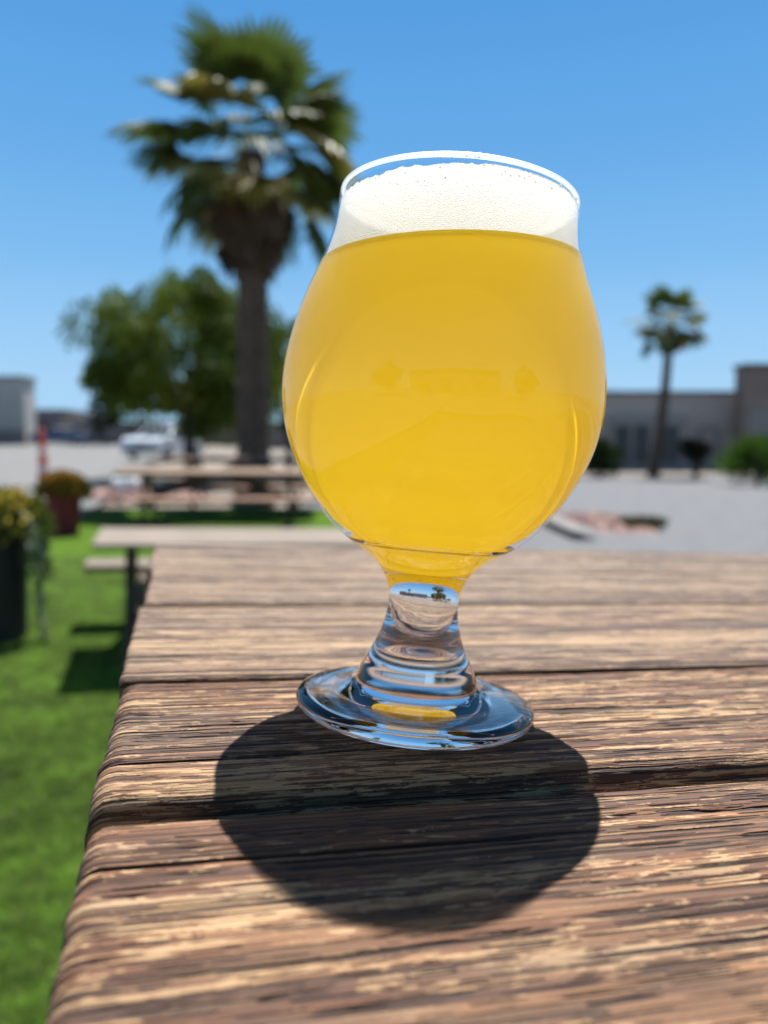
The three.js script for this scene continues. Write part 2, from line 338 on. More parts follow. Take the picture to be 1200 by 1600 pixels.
{
  const g = thing('beer_glass', 'stemmed tulip beer glass standing on the weathered table', 'glass', FOOT.toArray());
  g.quaternion.copy(glassQ);
  const pane = phys({ name: 'clear_glass_wall', color: 0xffffff, transmission: 1, thickness: 0, roughness: 0, ior: 1.5, specularIntensity: .7 });
  const solid = phys({ name: 'clear_glass', color: 0xffffff, transmission: 1, thickness: .02, roughness: .012, ior: 1.5 });
  const wall = [];
  for (let i = 0; i <= 90; i++) { const h = lerp(HB + .0003, .1582, i / 90); wall.push(new THREE.Vector2(rOut(h), h)); }
  const rimR = .0009; for (let i = 1; i <= 8; i++) { const a = Math.PI * i / 8; wall.push(new THREE.Vector2(rOut(.1582) - rimR + rimR * Math.cos(a), .1582 + rimR * Math.sin(a))); }
  for (let i = 1; i <= 14; i++) { const h = lerp(.1578, .147, i / 14); wall.push(new THREE.Vector2(rOut(h) - .0018, h)); }
  part(g, 'bowl', new THREE.LatheGeometry(wall, 192), pane);
  const rim = new THREE.TorusGeometry(rOut(.1586) - .0009, .0007, 20, 200); rim.rotateX(Math.PI / 2); rim.translate(0, .1588, 0);
  part(g, 'rim', rim, phys({ name: 'milky_glass', color: 0xffffff, transmission: .85, thickness: 0, roughness: .5, ior: 1.5 }));  // glass made milky so the rim shows a white highlight
  const stem = smooth([[.0193, .0095], [.0187, .012], [.0175, .0152], [.0159, .018], [.0138, .0222], [.0123, .0265], [.01145, .030]], 40);
  for (let i = 1; i <= 60; i++) { const h = lerp(.030, HB, i / 60); stem.push(new THREE.Vector2(rOut(h), h)); }
  const ring = [new THREE.Vector2(rOut(HB), HB), new THREE.Vector2(.0222, HB + .0001)];
  part(g, 'stem', [new THREE.LatheGeometry(stem, 128), new THREE.LatheGeometry(ring, 128)], solid);
  const foot = smooth([[0, .0022], [.015, .0020], [.028, .0011], [.0335, .0004], [.0356, .0006], [.0370, .0017], [.0375, .0032], [.0370, .0047], [.0350, .0057], [.031, .0064], [.026, .0071], [.0222, .0079], [.0203, .0086], [.0193, .0095]], 90);
  part(g, 'foot', new THREE.LatheGeometry(foot, 160), solid);
  shade(g);
}
{
  const b = thing('beer', 'hazy golden beer with a white foam head filling the tulip glass', 'beer', FOOT.toArray());
  b.quaternion.copy(glassQ);
  const inv = glassQ.clone().invert();
  // a level (world-horizontal) surface at height Y above the eye, as height in the glass's own axes
  const up = V(0, 1, 0).applyQuaternion(inv);
  const level = (Y, x, z) => { const p = V(0, EYE.y + Y - FOOT.y, 0).applyQuaternion(inv); return (p.dot(up) - up.x * x - up.z * z) / up.y; };
  const bottom = smooth([[0, .0482], [.007, .0485], [.013, .0495], [.0180, .0513], [.0222, .0538], [.0258, .0560], [.0302, .0588]], 36);
  const inner = (h) => rOut(h) - .00014;
  function liquid(scale, Ytop, n = 192, m = 90) {
    const P = [], UV = [], I = [], prof = [];
    bottom.forEach((p) => prof.push([p.x, p.y]));
    const cy = .098;
    for (let j = 0; j <= n; j++) {
      const th = j / n * 2 * Math.PI, c = Math.cos(th), s = Math.sin(th);
      let ht = .14; for (let k = 0; k < 8; k++) ht = level(Ytop, inner(ht) * c, inner(ht) * s);
      const col = prof.map((p) => [...p]); for (let i = 1; i <= m; i++) { const h = lerp(.0588, ht, i / m); col.push([inner(h) + (.0302 - inner(.0588)) * (1 - sstep(0, .15, i / m)), h]); }
      col.forEach(([r, y], k) => { P.push(r * scale * c, cy + (y - cy) * scale, r * scale * s); UV.push(j / n, k / col.length); });
      if (scale < 1) { P.push(0, cy + (ht - cy) * scale, 0); UV.push(0, 0); }
    }
    const M = P.length / 3 / (n + 1);
    for (let j = 0; j < n; j++) for (let i = 0; i < M - 1; i++) { const a = j * M + i, q = a + M; I.push(a, a + 1, q + 1, a, q + 1, q); }
    const g = new THREE.BufferGeometry();
    g.setAttribute('position', new THREE.Float32BufferAttribute(P, 3)); g.setAttribute('uv', new THREE.Float32BufferAttribute(UV, 2)); g.setIndex(I); g.computeVertexNormals();
    return g;
  }
  const LEVEL = .0563, FOAM = .0747;
  const skin = phys({ name: 'hazy_beer', color: lin(.97, .70, .045), transmission: .76, thickness: 0, roughness: 1, specularIntensity: 0 });
  part(b, 'liquid', liquid(1, LEVEL), skin);
  // foam
  const S = 1024, cells = 52;
  const foamTex = dataTex(S, S, (x, y) => {
    const X = x / S * cells, Y = y / S * cells, ix = Math.floor(X), iy = Math.floor(Y); let d1 = 9, d2 = 9;
    for (let j = -1; j <= 1; j++) for (let i = -1; i <= 1; i++) { const a = ((ix + i) % cells + cells) % cells, c = ((iy + j) % cells + cells) % cells; const d = Math.hypot(X - ix - i - .5 - .8 * (hash(a, c, 71) - .5), Y - iy - j - .5 - .8 * (hash(a, c, 72) - .5)); if (d < d1) { d2 = d1; d1 = d; } else if (d < d2) d2 = d; }
    const v = clamp(Math.sqrt(Math.max(0, 1 - (d1 / .72) ** 2)) * sstep(0, .16, d2 - d1)); return [v, v, v];
  }, false);
  foamTex.repeat.set(1 / .030, 1 / .030);
  const foamMat = phys({ name: 'beer_foam', color: lin(.985, .985, .98), transmission: .84, thickness: 0, roughness: .9, specularIntensity: 0, bumpMap: foamTex, bumpScale: .0004 });
  const n = 300, m = 40, P = [], UV = [], I = [];
  for (let j = 0; j <= n; j++) {
    const jj = j % n, th = jj / n * 2 * Math.PI, c = Math.cos(th), s = Math.sin(th), R = (h) => rOut(h) - .0007;
    let h0 = .14, h1 = .152; for (let k = 0; k < 8; k++) { h0 = level(LEVEL, R(h0) * c, R(h0) * s); h1 = level(FOAM, R(h1) * c, R(h1) * s); }
    h0 -= .0016; h1 += .0020 * (fbm(jj * .11, 2, 6, 3) - .5) + .0008 * (noise(jj * .6, 2, 9) - .5);
    h1 = Math.min(h1, .1572);
    const put = (r, y, v) => { P.push(r * c, y, r * s); UV.push(th * .040, v); };
    for (let i = 0; i <= m; i++) { const h = lerp(h0, h1, i / m); const b2 = .00022 * (noise(jj * .55, i * 1.1, 44) - .5) * sstep(.25, .8, i / m); put(R(h) + b2, h, .02 + h); }
    for (let i = 1; i <= 10; i++) { const q = 1 - i / 10, x = R(h1) * q * c, z = R(h1) * q * s; put(R(h1) * q, level(FOAM - .0008, x, z) + (h1 - level(FOAM, R(h1) * c, R(h1) * s)) * q + .0016 * (fbm(x * 400 + 50, z * 400 + 50, 12, 3) - .5), .17 + (1 - q) * .036); }
  }
  const M = P.length / 3 / (n + 1);
  for (let j = 0; j < n; j++) for (let i = 0; i < M - 1; i++) { const a = j * M + i, q = a + M; I.push(a, a + 1, q + 1, a, q + 1, q); }
  const fg = new THREE.BufferGeometry();
  fg.setAttribute('position', new THREE.Float32BufferAttribute(P, 3)); fg.setAttribute('uv', new THREE.Float32BufferAttribute(UV, 2)); fg.setIndex(I); fg.computeVertexNormals();
  const foam = part(b, 'foam', fg, foamMat);
  {
    const P2 = [], I2 = [], K = 192;                                     // underside of the head, made sheer so sun brightens the lower beer
    P2.push(0, level(LEVEL, 0, 0) - .0006, 0);
    for (let j = 0; j <= K; j++) { const a = j / K * 2 * Math.PI, c = Math.cos(a), w = Math.sin(a); let h = .14; for (let k = 0; k < 8; k++) h = level(LEVEL, (rOut(h) - .0007) * c, (rOut(h) - .0007) * w); const r = rOut(h) - .0007; P2.push(r * c, h - .0006, r * w); if (j) I2.push(0, j + 1, j); }
    const g2 = new THREE.BufferGeometry(); g2.setAttribute('position', new THREE.Float32BufferAttribute(P2, 3)); g2.setAttribute('uv', new THREE.Float32BufferAttribute(new Float32Array(P2.length / 3 * 2), 2)); g2.setIndex(I2); g2.computeVertexNormals();
    part(foam, 'foam_underside', g2, phys({ name: 'sheer_foam', color: lin(.95, .94, .90), transmission: .9, thickness: 0, roughness: .55, specularIntensity: 0, side: THREE.DoubleSide }));
  }
  // single bubbles along the lower edge of the head and clinging near its top
  seed(5);
  const bubMat = phys({ name: 'bubble', color: lin(.985, .98, .96), transmission: .8, thickness: 0, roughness: 1, specularIntensity: 0 });
  const NB = 150, bub = new THREE.InstancedMesh(new THREE.IcosahedronGeometry(1, 2), bubMat, NB), MM = new THREE.Matrix4(), Q = new THREE.Quaternion();
  for (let i = 0; i < NB; i++) {
    const th = rnd() * 6.2832, c = Math.cos(th), s = Math.sin(th), top = i > 1; let h = .14;
    for (let k = 0; k < 6; k++) h = level(top ? FOAM : LEVEL, (rOut(h) - .0007) * c, (rOut(h) - .0007) * s);
    const k = top ? rr(.00012, .00032) : rr(.0002, .00036);
    h += top ? rr(-.0045, -.0002) : Math.pow(rnd(), 2) * .0050 - .0003;
    let r = rOut(h) - .0007 - k * .62;
    if (i < 4) { r = rOut(.159) - .001; h = .1594; const a = 1.52 + .03 * i * (i % 2 ? 1 : -.4); MM.compose(V(r * Math.cos(a), h, r * Math.sin(a)), Q, V(k * 1.3, k * 1.3, k * 1.3)); bub.setMatrixAt(i, MM); continue; }  // a few white beads added on the rim stand for its sparkle
    MM.compose(V(r * c, h, r * s), Q, V(k, k, k)); bub.setMatrixAt(i, MM);
  }
  bub.name = 'bubbles'; bub.userData = { kind: 'stuff' }; foam.add(bub);
  shade(b);
}

//MORE
// ---------------------------------------------------------------- other picnic tables on the lawn
const woodSeat = mat({ map: rep(mottled(256, [.15, .116, .088], [.215, .17, .13], 41, 8, .18), .8, 5), roughness: .8 });
const woodTop = mat({ map: rep(mottled(256, [.15, .09, .052], [.22, .14, .085], 42, 8, .18), .8, 5), roughness: .8 });
const woodRed = mat({ map: rep(mottled(256, [.16, .078, .046], [.24, .125, .075], 43, 8, .18), .8, 5), roughness: .8 });
function picnicTable(pos, turn, L, o, label) {
  const t = thing('picnic_table', label, 'table', pos.toArray(), turn, o.group);
  t.rotation.z = o.tilt ?? 0; t.rotation.x = o.lift ?? 0;
  const H = o.H ?? .74, W = .76, n = 5, bw = W / n;
  for (let i = 0; i < n; i++) part(t, 'plank', board(V(-L / 2, H - (o.thick ?? .04) / 2, -W / 2 + bw * (i + .5)), V(L / 2, H - (o.thick ?? .04) / 2, -W / 2 + bw * (i + .5)), bw - .008, o.thick ?? .04, V(0, 0, 1)), o.top);
  for (const s of [-1, 1]) {
    if (s < 0 || !o.oneBench) for (const k of [0, 1]) part(t, 'seat_board', board(V(-L / 2 - (o.seatOut ?? 0), o.seatH ?? .44, s * (.62 + .145 * k)), V(L / 2, o.seatH ?? .44, s * (.62 + .145 * k)), .137, .04, V(0, 0, 1)), o.seat);
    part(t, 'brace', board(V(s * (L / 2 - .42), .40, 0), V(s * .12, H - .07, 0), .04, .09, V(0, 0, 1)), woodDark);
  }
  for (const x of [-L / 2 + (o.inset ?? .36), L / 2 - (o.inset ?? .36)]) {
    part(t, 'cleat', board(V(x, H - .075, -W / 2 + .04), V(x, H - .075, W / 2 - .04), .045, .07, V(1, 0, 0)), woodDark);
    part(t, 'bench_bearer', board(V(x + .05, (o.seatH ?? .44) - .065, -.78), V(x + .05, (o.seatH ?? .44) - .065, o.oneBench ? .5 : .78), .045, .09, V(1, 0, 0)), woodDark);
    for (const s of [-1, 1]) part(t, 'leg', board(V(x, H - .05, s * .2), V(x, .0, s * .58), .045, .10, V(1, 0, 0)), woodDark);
  }
  return shade(t);
}
{
  const groundAt = (x, z, l = .022) => V(x, groundY(x, z) + l, z);
  const T2 = THREE.MathUtils.degToRad(17);
  picnicTable(groundAt(-.52, -3.95), T2, 1.85, { H: .615, seatH: .365, seatOut: .1, thick: .024, inset: .16, oneBench: true, top: woodSeat, seat: woodSeat, tilt: -.035 }, 'pale tan picnic table right behind the foreground table, its end and bench sticking out');
  picnicTable(groundAt(-2.12, -9.9), THREE.MathUtils.degToRad(9), 2.5, { top: woodTop, seat: woodRed, tilt: -.02, lift: .055, seatOut: -.32, thick: .06 }, 'picnic table with reddish seat boards on the far side of the lawn');
  picnicTable(groundAt(-2.5, -12.2).add(V(.35, .12, 0)), THREE.MathUtils.degToRad(5), 2.3, { top: woodRed, seat: woodRed, tilt: -.02, lift: .055 }, 'reddish brown picnic table farthest back, in front of the tall palm trunk');
}

// ---------------------------------------------------------------- artificial turf
{
  seed(9);
  const P = [], I = [], UV = [];
  for (let i = 0; i < 7; i++) {
    const a = rnd() * 6.283, d = rr(.001, .012), x = d * Math.cos(a), z = d * Math.sin(a), h = rr(.02, .034), w = .0013, b = rnd() * 6.283, l = rr(.006, .018), lx = l * Math.cos(b), lz = l * Math.sin(b), px = -Math.sin(b) * w, pz = Math.cos(b) * w, k = P.length / 3;
    P.push(x - px, 0, z - pz, x + px, 0, z + pz, x - px + lx * .4, h * .6, z - pz + lz * .4, x + px + lx * .4, h * .6, z + pz + lz * .4, x + lx, h, z + lz);
    for (let q = 0; q < 5; q++) UV.push(0, q / 5);
    I.push(k, k + 1, k + 3, k, k + 3, k + 2, k + 2, k + 3, k + 4);
  }
  const g = new THREE.BufferGeometry();
  g.setAttribute('position', new THREE.Float32BufferAttribute(P, 3)); g.setAttribute('uv', new THREE.Float32BufferAttribute(UV, 2)); g.setIndex(I); g.computeVertexNormals();
  const N = 230000, im = new THREE.InstancedMesh(g, phys({ name: 'turf_fibre', color: 0xffffff, roughness: .75, transmission: .45, thickness: 0, side: THREE.DoubleSide, specularIntensity: .4 }), N), M = new THREE.Matrix4(), q = new THREE.Quaternion(), Y = V(0, 1, 0);
  for (let i = 0; i < N;) {
    // dense close by, thinner and coarser with distance, over the near left of the lawn
    const d = 1.0 + 6.5 * Math.pow(rnd(), 1.5), a = rr(-.68, .1), x = d * Math.sin(a) - .0, z = -d * Math.cos(a), u = x * Math.cos(YAW) - z * Math.sin(YAW);
    if (u < -1.58) { if (rnd() < .2) i++; else continue; i--; if (i < 0) i = 0; continue; }
    const s = rr(.8, 1.25) * (1 + d * .12);
    M.compose(V(x, groundY(x, z) + .02, z), q.setFromAxisAngle(Y, rnd() * 6.283), V(s, rr(.8, 1.2), s)); im.setMatrixAt(i, M);
    const dry = rnd() < .06, k = rr(.45, 1.5) * (.75 + .5 * noise(x * 5, z * 5, 60)) * (.45 + 1.1 * noise(x * 34, z * 34, 61));
    im.setColorAt(i, dry ? lin(.34, .34, .12) : lin(.175 * k, .30 * k, .03 * k)); i++;
  }
  im.name = 'lawn_fibres'; im.userData = { kind: 'stuff', label: 'bright green artificial turf fibres of the lawn' }; im.castShadow = im.receiveShadow = true;
  scene.add(im);
}

// ---------------------------------------------------------------- leaves
function leafCloud(n, place, size, aspect = .45) {                       // many small bent leaf blades
  const P = [], N = [], UV = [];
  const a = V(), b = V(), c = V(), m = V();
  for (let i = 0; i < n; i++) {
    const [p, dir] = place(i); const s = size * rr(.6, 1.4);
    a.copy(dir).normalize(); b.set(rr(-1, 1), rr(-1, 1), rr(-1, 1)).cross(a).normalize().multiplyScalar(s * aspect * .5); c.copy(a).multiplyScalar(s);
    const nn = b.clone().cross(a).normalize(); m.copy(nn).multiplyScalar(s * .12);
    const p0 = p, p1 = p.clone().addScaledVector(c, .5).add(b).add(m), p2 = p.clone().addScaledVector(c, .5).sub(b).add(m), p3 = p.clone().add(c);
    for (const t of [[p0, p1, p2], [p1, p3, p2]]) for (const v of t) { P.push(v.x, v.y, v.z); N.push(nn.x, nn.y, nn.z); UV.push(0, 0); }
  }
  const g = new THREE.BufferGeometry();
  g.setAttribute('position', new THREE.Float32BufferAttribute(P, 3)); g.setAttribute('normal', new THREE.Float32BufferAttribute(N, 3)); g.setAttribute('uv', new THREE.Float32BufferAttribute(UV, 2));
  return g;
}
const leafMat = (r, g, b, t = .4) => phys({ name: 'leaf', color: lin(r, g, b), roughness: .6, transmission: t, thickness: 0, side: THREE.DoubleSide, specularIntensity: .15 });
const barkMat = mat({ map: rep(mottled(256, [.05, .035, .025], [.13, .09, .065], 51, 10, .3), 2, 2), roughness: .95 });
const ball = () => { let v; do v = V(rr(-1, 1), rr(-1, 1), rr(-1, 1)); while (v.lengthSq() > 1 || v.lengthSq() < .02); return v; };
// broad tree: limbs, and clumps of fine leaves that hang at their ends
function broadTree(pos, R, H, label, o) {
  const t = thing(o.name ?? 'leafy_tree', label, 'tree', pos.toArray());
  seed(o.seed);
  const limbs = [], tips = [], top = V(0, H * .3, 0);
  limbs.push(bar(V(0, -.1, 0), top, R * .075, R * .055, 9));
  for (let i = 0; i < 9; i++) {
    const a = i / 9 * 6.283 + rr(-.3, .3), e = V(Math.cos(a) * R * rr(.4, .7), H * rr(.52, .84), Math.sin(a) * R * rr(.4, .7)), m = top.clone().lerp(e, .5).add(V(0, H * .06, 0));
    limbs.push(bar(top, m, R * .04, R * .028, 7), bar(m, e, R * .028, R * .012, 6));
    for (let k = 0; k < 4; k++) limbs.push(bar(m.clone().lerp(e, k / 4), m.clone().lerp(e, k / 4).add(ball().multiplyScalar(R * .35)), R * .012, R * .004, 5));
  }
  part(t, 'trunk', limbs, barkMat);
  for (let i = 0; i < o.clumps; i++) {
    const d = ball().normalize(), q = Math.cbrt(rr(.2, 1)); let c = V(d.x * R * q, H * .64 + d.y * H * .36 * q, d.z * R * q);
    c.addScaledVector(V(noise(i * 3.1, 1, o.seed) - .5, noise(i * 1.7, 2, o.seed) - .5, noise(i * 2.3, 3, o.seed) - .5), R * .35);
    if (d.y < -.2 && rnd() < o.gaps) continue;
    tips.push([c, R * rr(.16, .30)]);
  }
  const lights = tips.filter((_, i) => i % 3 === 0), darks = tips.filter((_, i) => i % 3);
  for (const [set, m, share] of [[darks, o.dark, .66], [lights, o.light, .34]]) part(t, 'crown', leafCloud(Math.round(o.leaves * share), () => {
    const [c, r] = set[Math.floor(rnd() * set.length)], b = ball(), p = c.clone().add(b.multiplyScalar(r)); p.y -= r * .5 * Math.abs(b.x / r);
    return [p, V(b.x, -.7 * r - Math.abs(b.y), b.z)];
  }, o.leaf, .4), m);
  return shade(t);
}
{
  const g = at(296, 705, 21), p = V(g.x, groundY(g.x, g.z) + .0, g.z);
  broadTree(p, 2.4, 5.25, 'broad rounded tree with drooping green branches left of the tall palm', { seed: 3, clumps: 105, gaps: .2, leaves: 33000, leaf: .165, dark: leafMat(.125, .18, .022, .66), light: leafMat(.24, .30, .035, .66) });
  const g2 = at(452, 700, 24), p2 = V(g2.x, groundY(g2.x, g2.z), g2.z);
  broadTree(p2, 1.75, 4.9, 'narrower green tree between the palm trunk and the glass', { seed: 8, clumps: 50, gaps: .1, leaves: 15000, leaf: .15, dark: leafMat(.085, .13, .018, .6), light: leafMat(.16, .20, .026, .6) });
  const g3 = at(165, 690, 62), p3 = V(g3.x, groundY(g3.x, g3.z), g3.z);
  broadTree(p3, 1.1, 4.2, 'small dark tree far off beyond the brown boundary wall', { seed: 12, clumps: 26, gaps: 0, leaves: 2500, leaf: .3, dark: leafMat(.03, .045, .015), light: leafMat(.04, .06, .018) });
}

// ---------------------------------------------------------------- fan palms
function frondGeo(pet, fan, nSeg, droop, s, spread) {                            // along +x, fan spread in the x-z plane
  seed(s);
  const P = [], UV = [], I = [];
  const strip = (pts, side, w) => { const k = P.length / 3; pts.forEach((p, i) => { const h = w * (i === 0 ? .35 : i === pts.length - 1 ? .02 : i === 1 ? 1 : .8); P.push(p.x - side.x * h, p.y - side.y * h, p.z - side.z * h, p.x + side.x * h * 0, p.y - h * .5 * 0, p.z, p.x + side.x * h, p.y + side.y * h, p.z + side.z * h); UV.push(0, 0, 0, 0, 0, 0); P[P.length - 5] -= h * .5; }); for (let i = 0; i < pts.length - 1; i++) for (const d of [0, 1]) { const a = k + i * 3 + d; I.push(a, a + 3, a + 4, a, a + 4, a + 1); } };
  const sag = (x) => -droop * x * x;
  const pp = []; for (let i = 0; i <= 5; i++) { const x = pet * i / 5; pp.push(V(x, sag(x), 0)); }
  strip(pp, V(0, 0, 1), .018);
  const hub = pp[5], slope = -2 * droop * pet;
  for (let i = 0; i < nSeg; i++) {
    const a = lerp(-spread, spread, i / (nSeg - 1)), L = fan * (1 - .28 * Math.abs(a / spread) ** 2) * rr(.85, 1.08), pts = [];
    for (let k = 0; k <= 5; k++) { const q = k / 5 * L, x = Math.cos(a) * q, z = Math.sin(a) * q; pts.push(V(hub.x + x * (1 - .12 * q), hub.y + slope * x - .10 * Math.abs(z) - .55 * Math.max(0, q / fan - .45) ** 2 * fan * rr(.7, 2.1) + rr(-.01, .01), hub.z + z)); }
    strip(pts, V(-Math.sin(a), 0, Math.cos(a)), fan * 1.3 * spread / nSeg * .6);
  }
  const g = new THREE.BufferGeometry();
  g.setAttribute('position', new THREE.Float32BufferAttribute(P, 3)); g.setAttribute('uv', new THREE.Float32BufferAttribute(UV, 2)); g.setIndex(I); g.computeVertexNormals();
  return g;
}
function fanPalm(base, heart, o, label) {
  const t = thing('fan_palm', label, 'palm tree', base.toArray(), 0);
  const H = heart.clone().sub(base), P = [], UV = [], I = [], n = 22, m = 70;
  seed(o.seed);
  for (let i = 0; i <= m; i++) {
    const q = i / m, c = V(H.x * q + o.bow * Math.sin(q * Math.PI), H.y * q - .1 * (1 - q), H.z * q), R = lerp(o.r0, o.r1, q) * (1 + .35 * Math.exp(-q * 22)) * (1 + .07 * (i % 2));
    for (let j = 0; j <= n; j++) { const a = j / n * 6.2832, w = 1 + .09 * (noise((j % n) * 1.3, i * .8, o.seed) - .5); P.push(c.x + R * w * Math.cos(a), c.y, c.z + R * w * Math.sin(a)); UV.push(j / n * 2, q * 9); }
  }
  for (let i = 0; i < m; i++) for (let j = 0; j < n; j++) { const a = i * (n + 1) + j, b = a + n + 1; I.push(a, b, b + 1, a, b + 1, a + 1); }
  const g = new THREE.BufferGeometry();
  g.setAttribute('position', new THREE.Float32BufferAttribute(P, 3)); g.setAttribute('uv', new THREE.Float32BufferAttribute(UV, 2)); g.setIndex(I); g.computeVertexNormals();
  part(t, 'trunk', g, o.bark);
  const S = o.size, greens = [1, 2, 3].map((k) => frondGeo((.72 + .16 * k) * S, .86 * S, 24, .06 * k / S, 60 + k, 1.75)), dead = [1, 2].map((k) => frondGeo(.4 * S, .75 * S, 16, .10 / S, 80 + k, .8));
  const euler = (f, az, el, roll) => { f.rotation.order = 'YZX'; f.rotation.set(roll, -az, el); };
  for (let i = 0; i < o.fronds; i++) {
    const q = (i + .5) / o.fronds, el = lerp(1.42, -.62, Math.pow(q, .8)) + rr(-.12, .12), az = i * 2.39996 + rr(-.25, .25);
    const f = part(t, 'frond', greens[i % 3], rnd() < o.yellow ? o.leafY : i % 3 ? o.leafA : o.leafB);
    f.position.set(H.x + .1 * S * Math.cos(az), H.y + .12 * S * Math.sin(el), H.z + .1 * S * Math.sin(az)); euler(f, az, el, rr(-.5, .5)); f.scale.setScalar(rr(.82, 1.08));
  }
  for (let i = 0; i < o.dead; i++) {
    const q = i / o.dead, az = i * 2.39996, down = lerp(.34, o.skirt, q), f = part(t, 'dead_frond', dead[i % 2], o.thatch);
    const k = 1 - down / H.y; f.position.set(H.x * k + o.r1 * .8 * Math.cos(az) + o.bow * Math.sin(k * Math.PI), H.y - down, H.z * k + o.r1 * .8 * Math.sin(az)); euler(f, az, lerp(-1.02, -1.38, Math.min(1, q * 1.2)) + rr(-.1, .1), rr(-.5, .5)); f.scale.setScalar(rr(.8, 1.12));
  }
  return shade(t);
}
{
  const leafA = phys({ name: 'palm_leaf', color: lin(.082, .122, .02), roughness: .6, transmission: .55, thickness: 0, side: THREE.DoubleSide, specularIntensity: .3 });
  const leafB = phys({ name: 'palm_leaf', color: lin(.125, .165, .026), roughness: .55, transmission: .58, thickness: 0, side: THREE.DoubleSide, specularIntensity: .3 });
  const leafY = phys({ name: 'yellowed_palm_leaf', color: lin(.30, .25, .035), roughness: .7, transmission: .4, thickness: 0, side: THREE.DoubleSide });
  const thatch = phys({ name: 'dry_palm_leaf', color: lin(.105, .06, .034), roughness: .9, transmission: .15, thickness: 0, side: THREE.DoubleSide });
  const bark = mat({ map: rep(mottled(256, [.06, .036, .024], [.17, .10, .062], 53, 10, .35), 2, 1), roughness: .95 });
  const b = at(396, 785, 15), base = V(b.x, groundY(b.x, b.z), b.z), heart = at(392, 240, 15);
  fanPalm(base, heart, { seed: 4, r0: .32, r1: .255, bow: .02, size: 1.22, fronds: 48, dead: 140, skirt: 1.05, yellow: .05, leafA, leafB, leafY, thatch, bark }, 'tall fan palm with a thick brown skirt of dead fronds, left of the glass');
  const b2 = at(1019, 742, 34), base2 = V(b2.x, groundY(b2.x, b2.z), b2.z), heart2 = at(1047, 505, 34);
  fanPalm(base2, heart2, { seed: 6, r0: .24, r1: .16, bow: .12, size: .86, fronds: 40, dead: 16, skirt: .5, yellow: .12, leafA, leafB, leafY, thatch, bark }, 'slender leaning fan palm in front of the grey building on the right');
}

// ---------------------------------------------------------------- shrubs and low plants
function shrub(px, py, d, rx, h, mats, label, o = {}) {
  const g = at(px, py, d), t = thing('shrub', label, 'shrub', [g.x, groundY(g.x, g.z), g.z]);
  seed(o.seed ?? Math.round(px));
  const st = []; for (let i = 0; i < 9; i++) { const a = rnd() * 6.283, e = V(Math.cos(a) * rx * .6, h * rr(.5, .85), Math.sin(a) * rx * .6); st.push(bar(V(0, -.05, 0), e, o.stem ?? .03, .01, 6)); }
  part(t, 'stem', st, barkMat);
  const cl = []; for (let i = 0; i < 26; i++) { const b = ball(); cl.push([V(b.x * rx * .8, h * ((o.low ?? .5) + (1 - (o.low ?? .5)) * .8 * b.y), b.z * rx * .8), rx * rr(.2, .38)]); }
  mats.forEach((m, k) => part(t, 'foliage', leafCloud((o.leaves ?? 5200) / mats.length, () => { const [c, r] = cl[Math.floor(rnd() * 26)], b = ball(); return [c.clone().addScaledVector(b, r), V(b.x, b.y + .5, b.z)]; }, o.leaf ?? .12, .5), m));
  return shade(t);
}
shrub(1182, 752, 26, 1.3, 1.65, [leafMat(.12, .24, .024, .5), leafMat(.08, .16, .018, .5)], 'bright green rounded bush at the right edge beyond the road', { seed: 31 });
shrub(938, 742, 33, 1.0, 1.9, [leafMat(.045, .075, .014), leafMat(.03, .05, .012)], 'dark green bush beside the glass on the far side of the road', { seed: 32 });
shrub(1086, 746, 33, .75, 1.7, [leafMat(.03, .024, .014), leafMat(.045, .034, .02)], 'dark bare shrub with several stems right of the slender palm', { seed: 33, low: .68, stem: .07, leaves: 3600 });
{
  const g = at(1004, 832, 11.4), t = thing('grass_tuft', 'low green tuft growing at the end of the reddish gravel bed', 'plant', [g.x, groundY(g.x, g.z) + .05, g.z]);
  seed(44);
  part(t, 'foliage', leafCloud(420, () => { const x = rr(-.28, .28), z = rr(-.2, .2); return [V(x, 0, z), V(x * 1.2 + rr(-.3, .3), .9, z + rr(-.3, .3))]; }, .15, .14), leafMat(.075, .085, .018));
  shade(t);
}

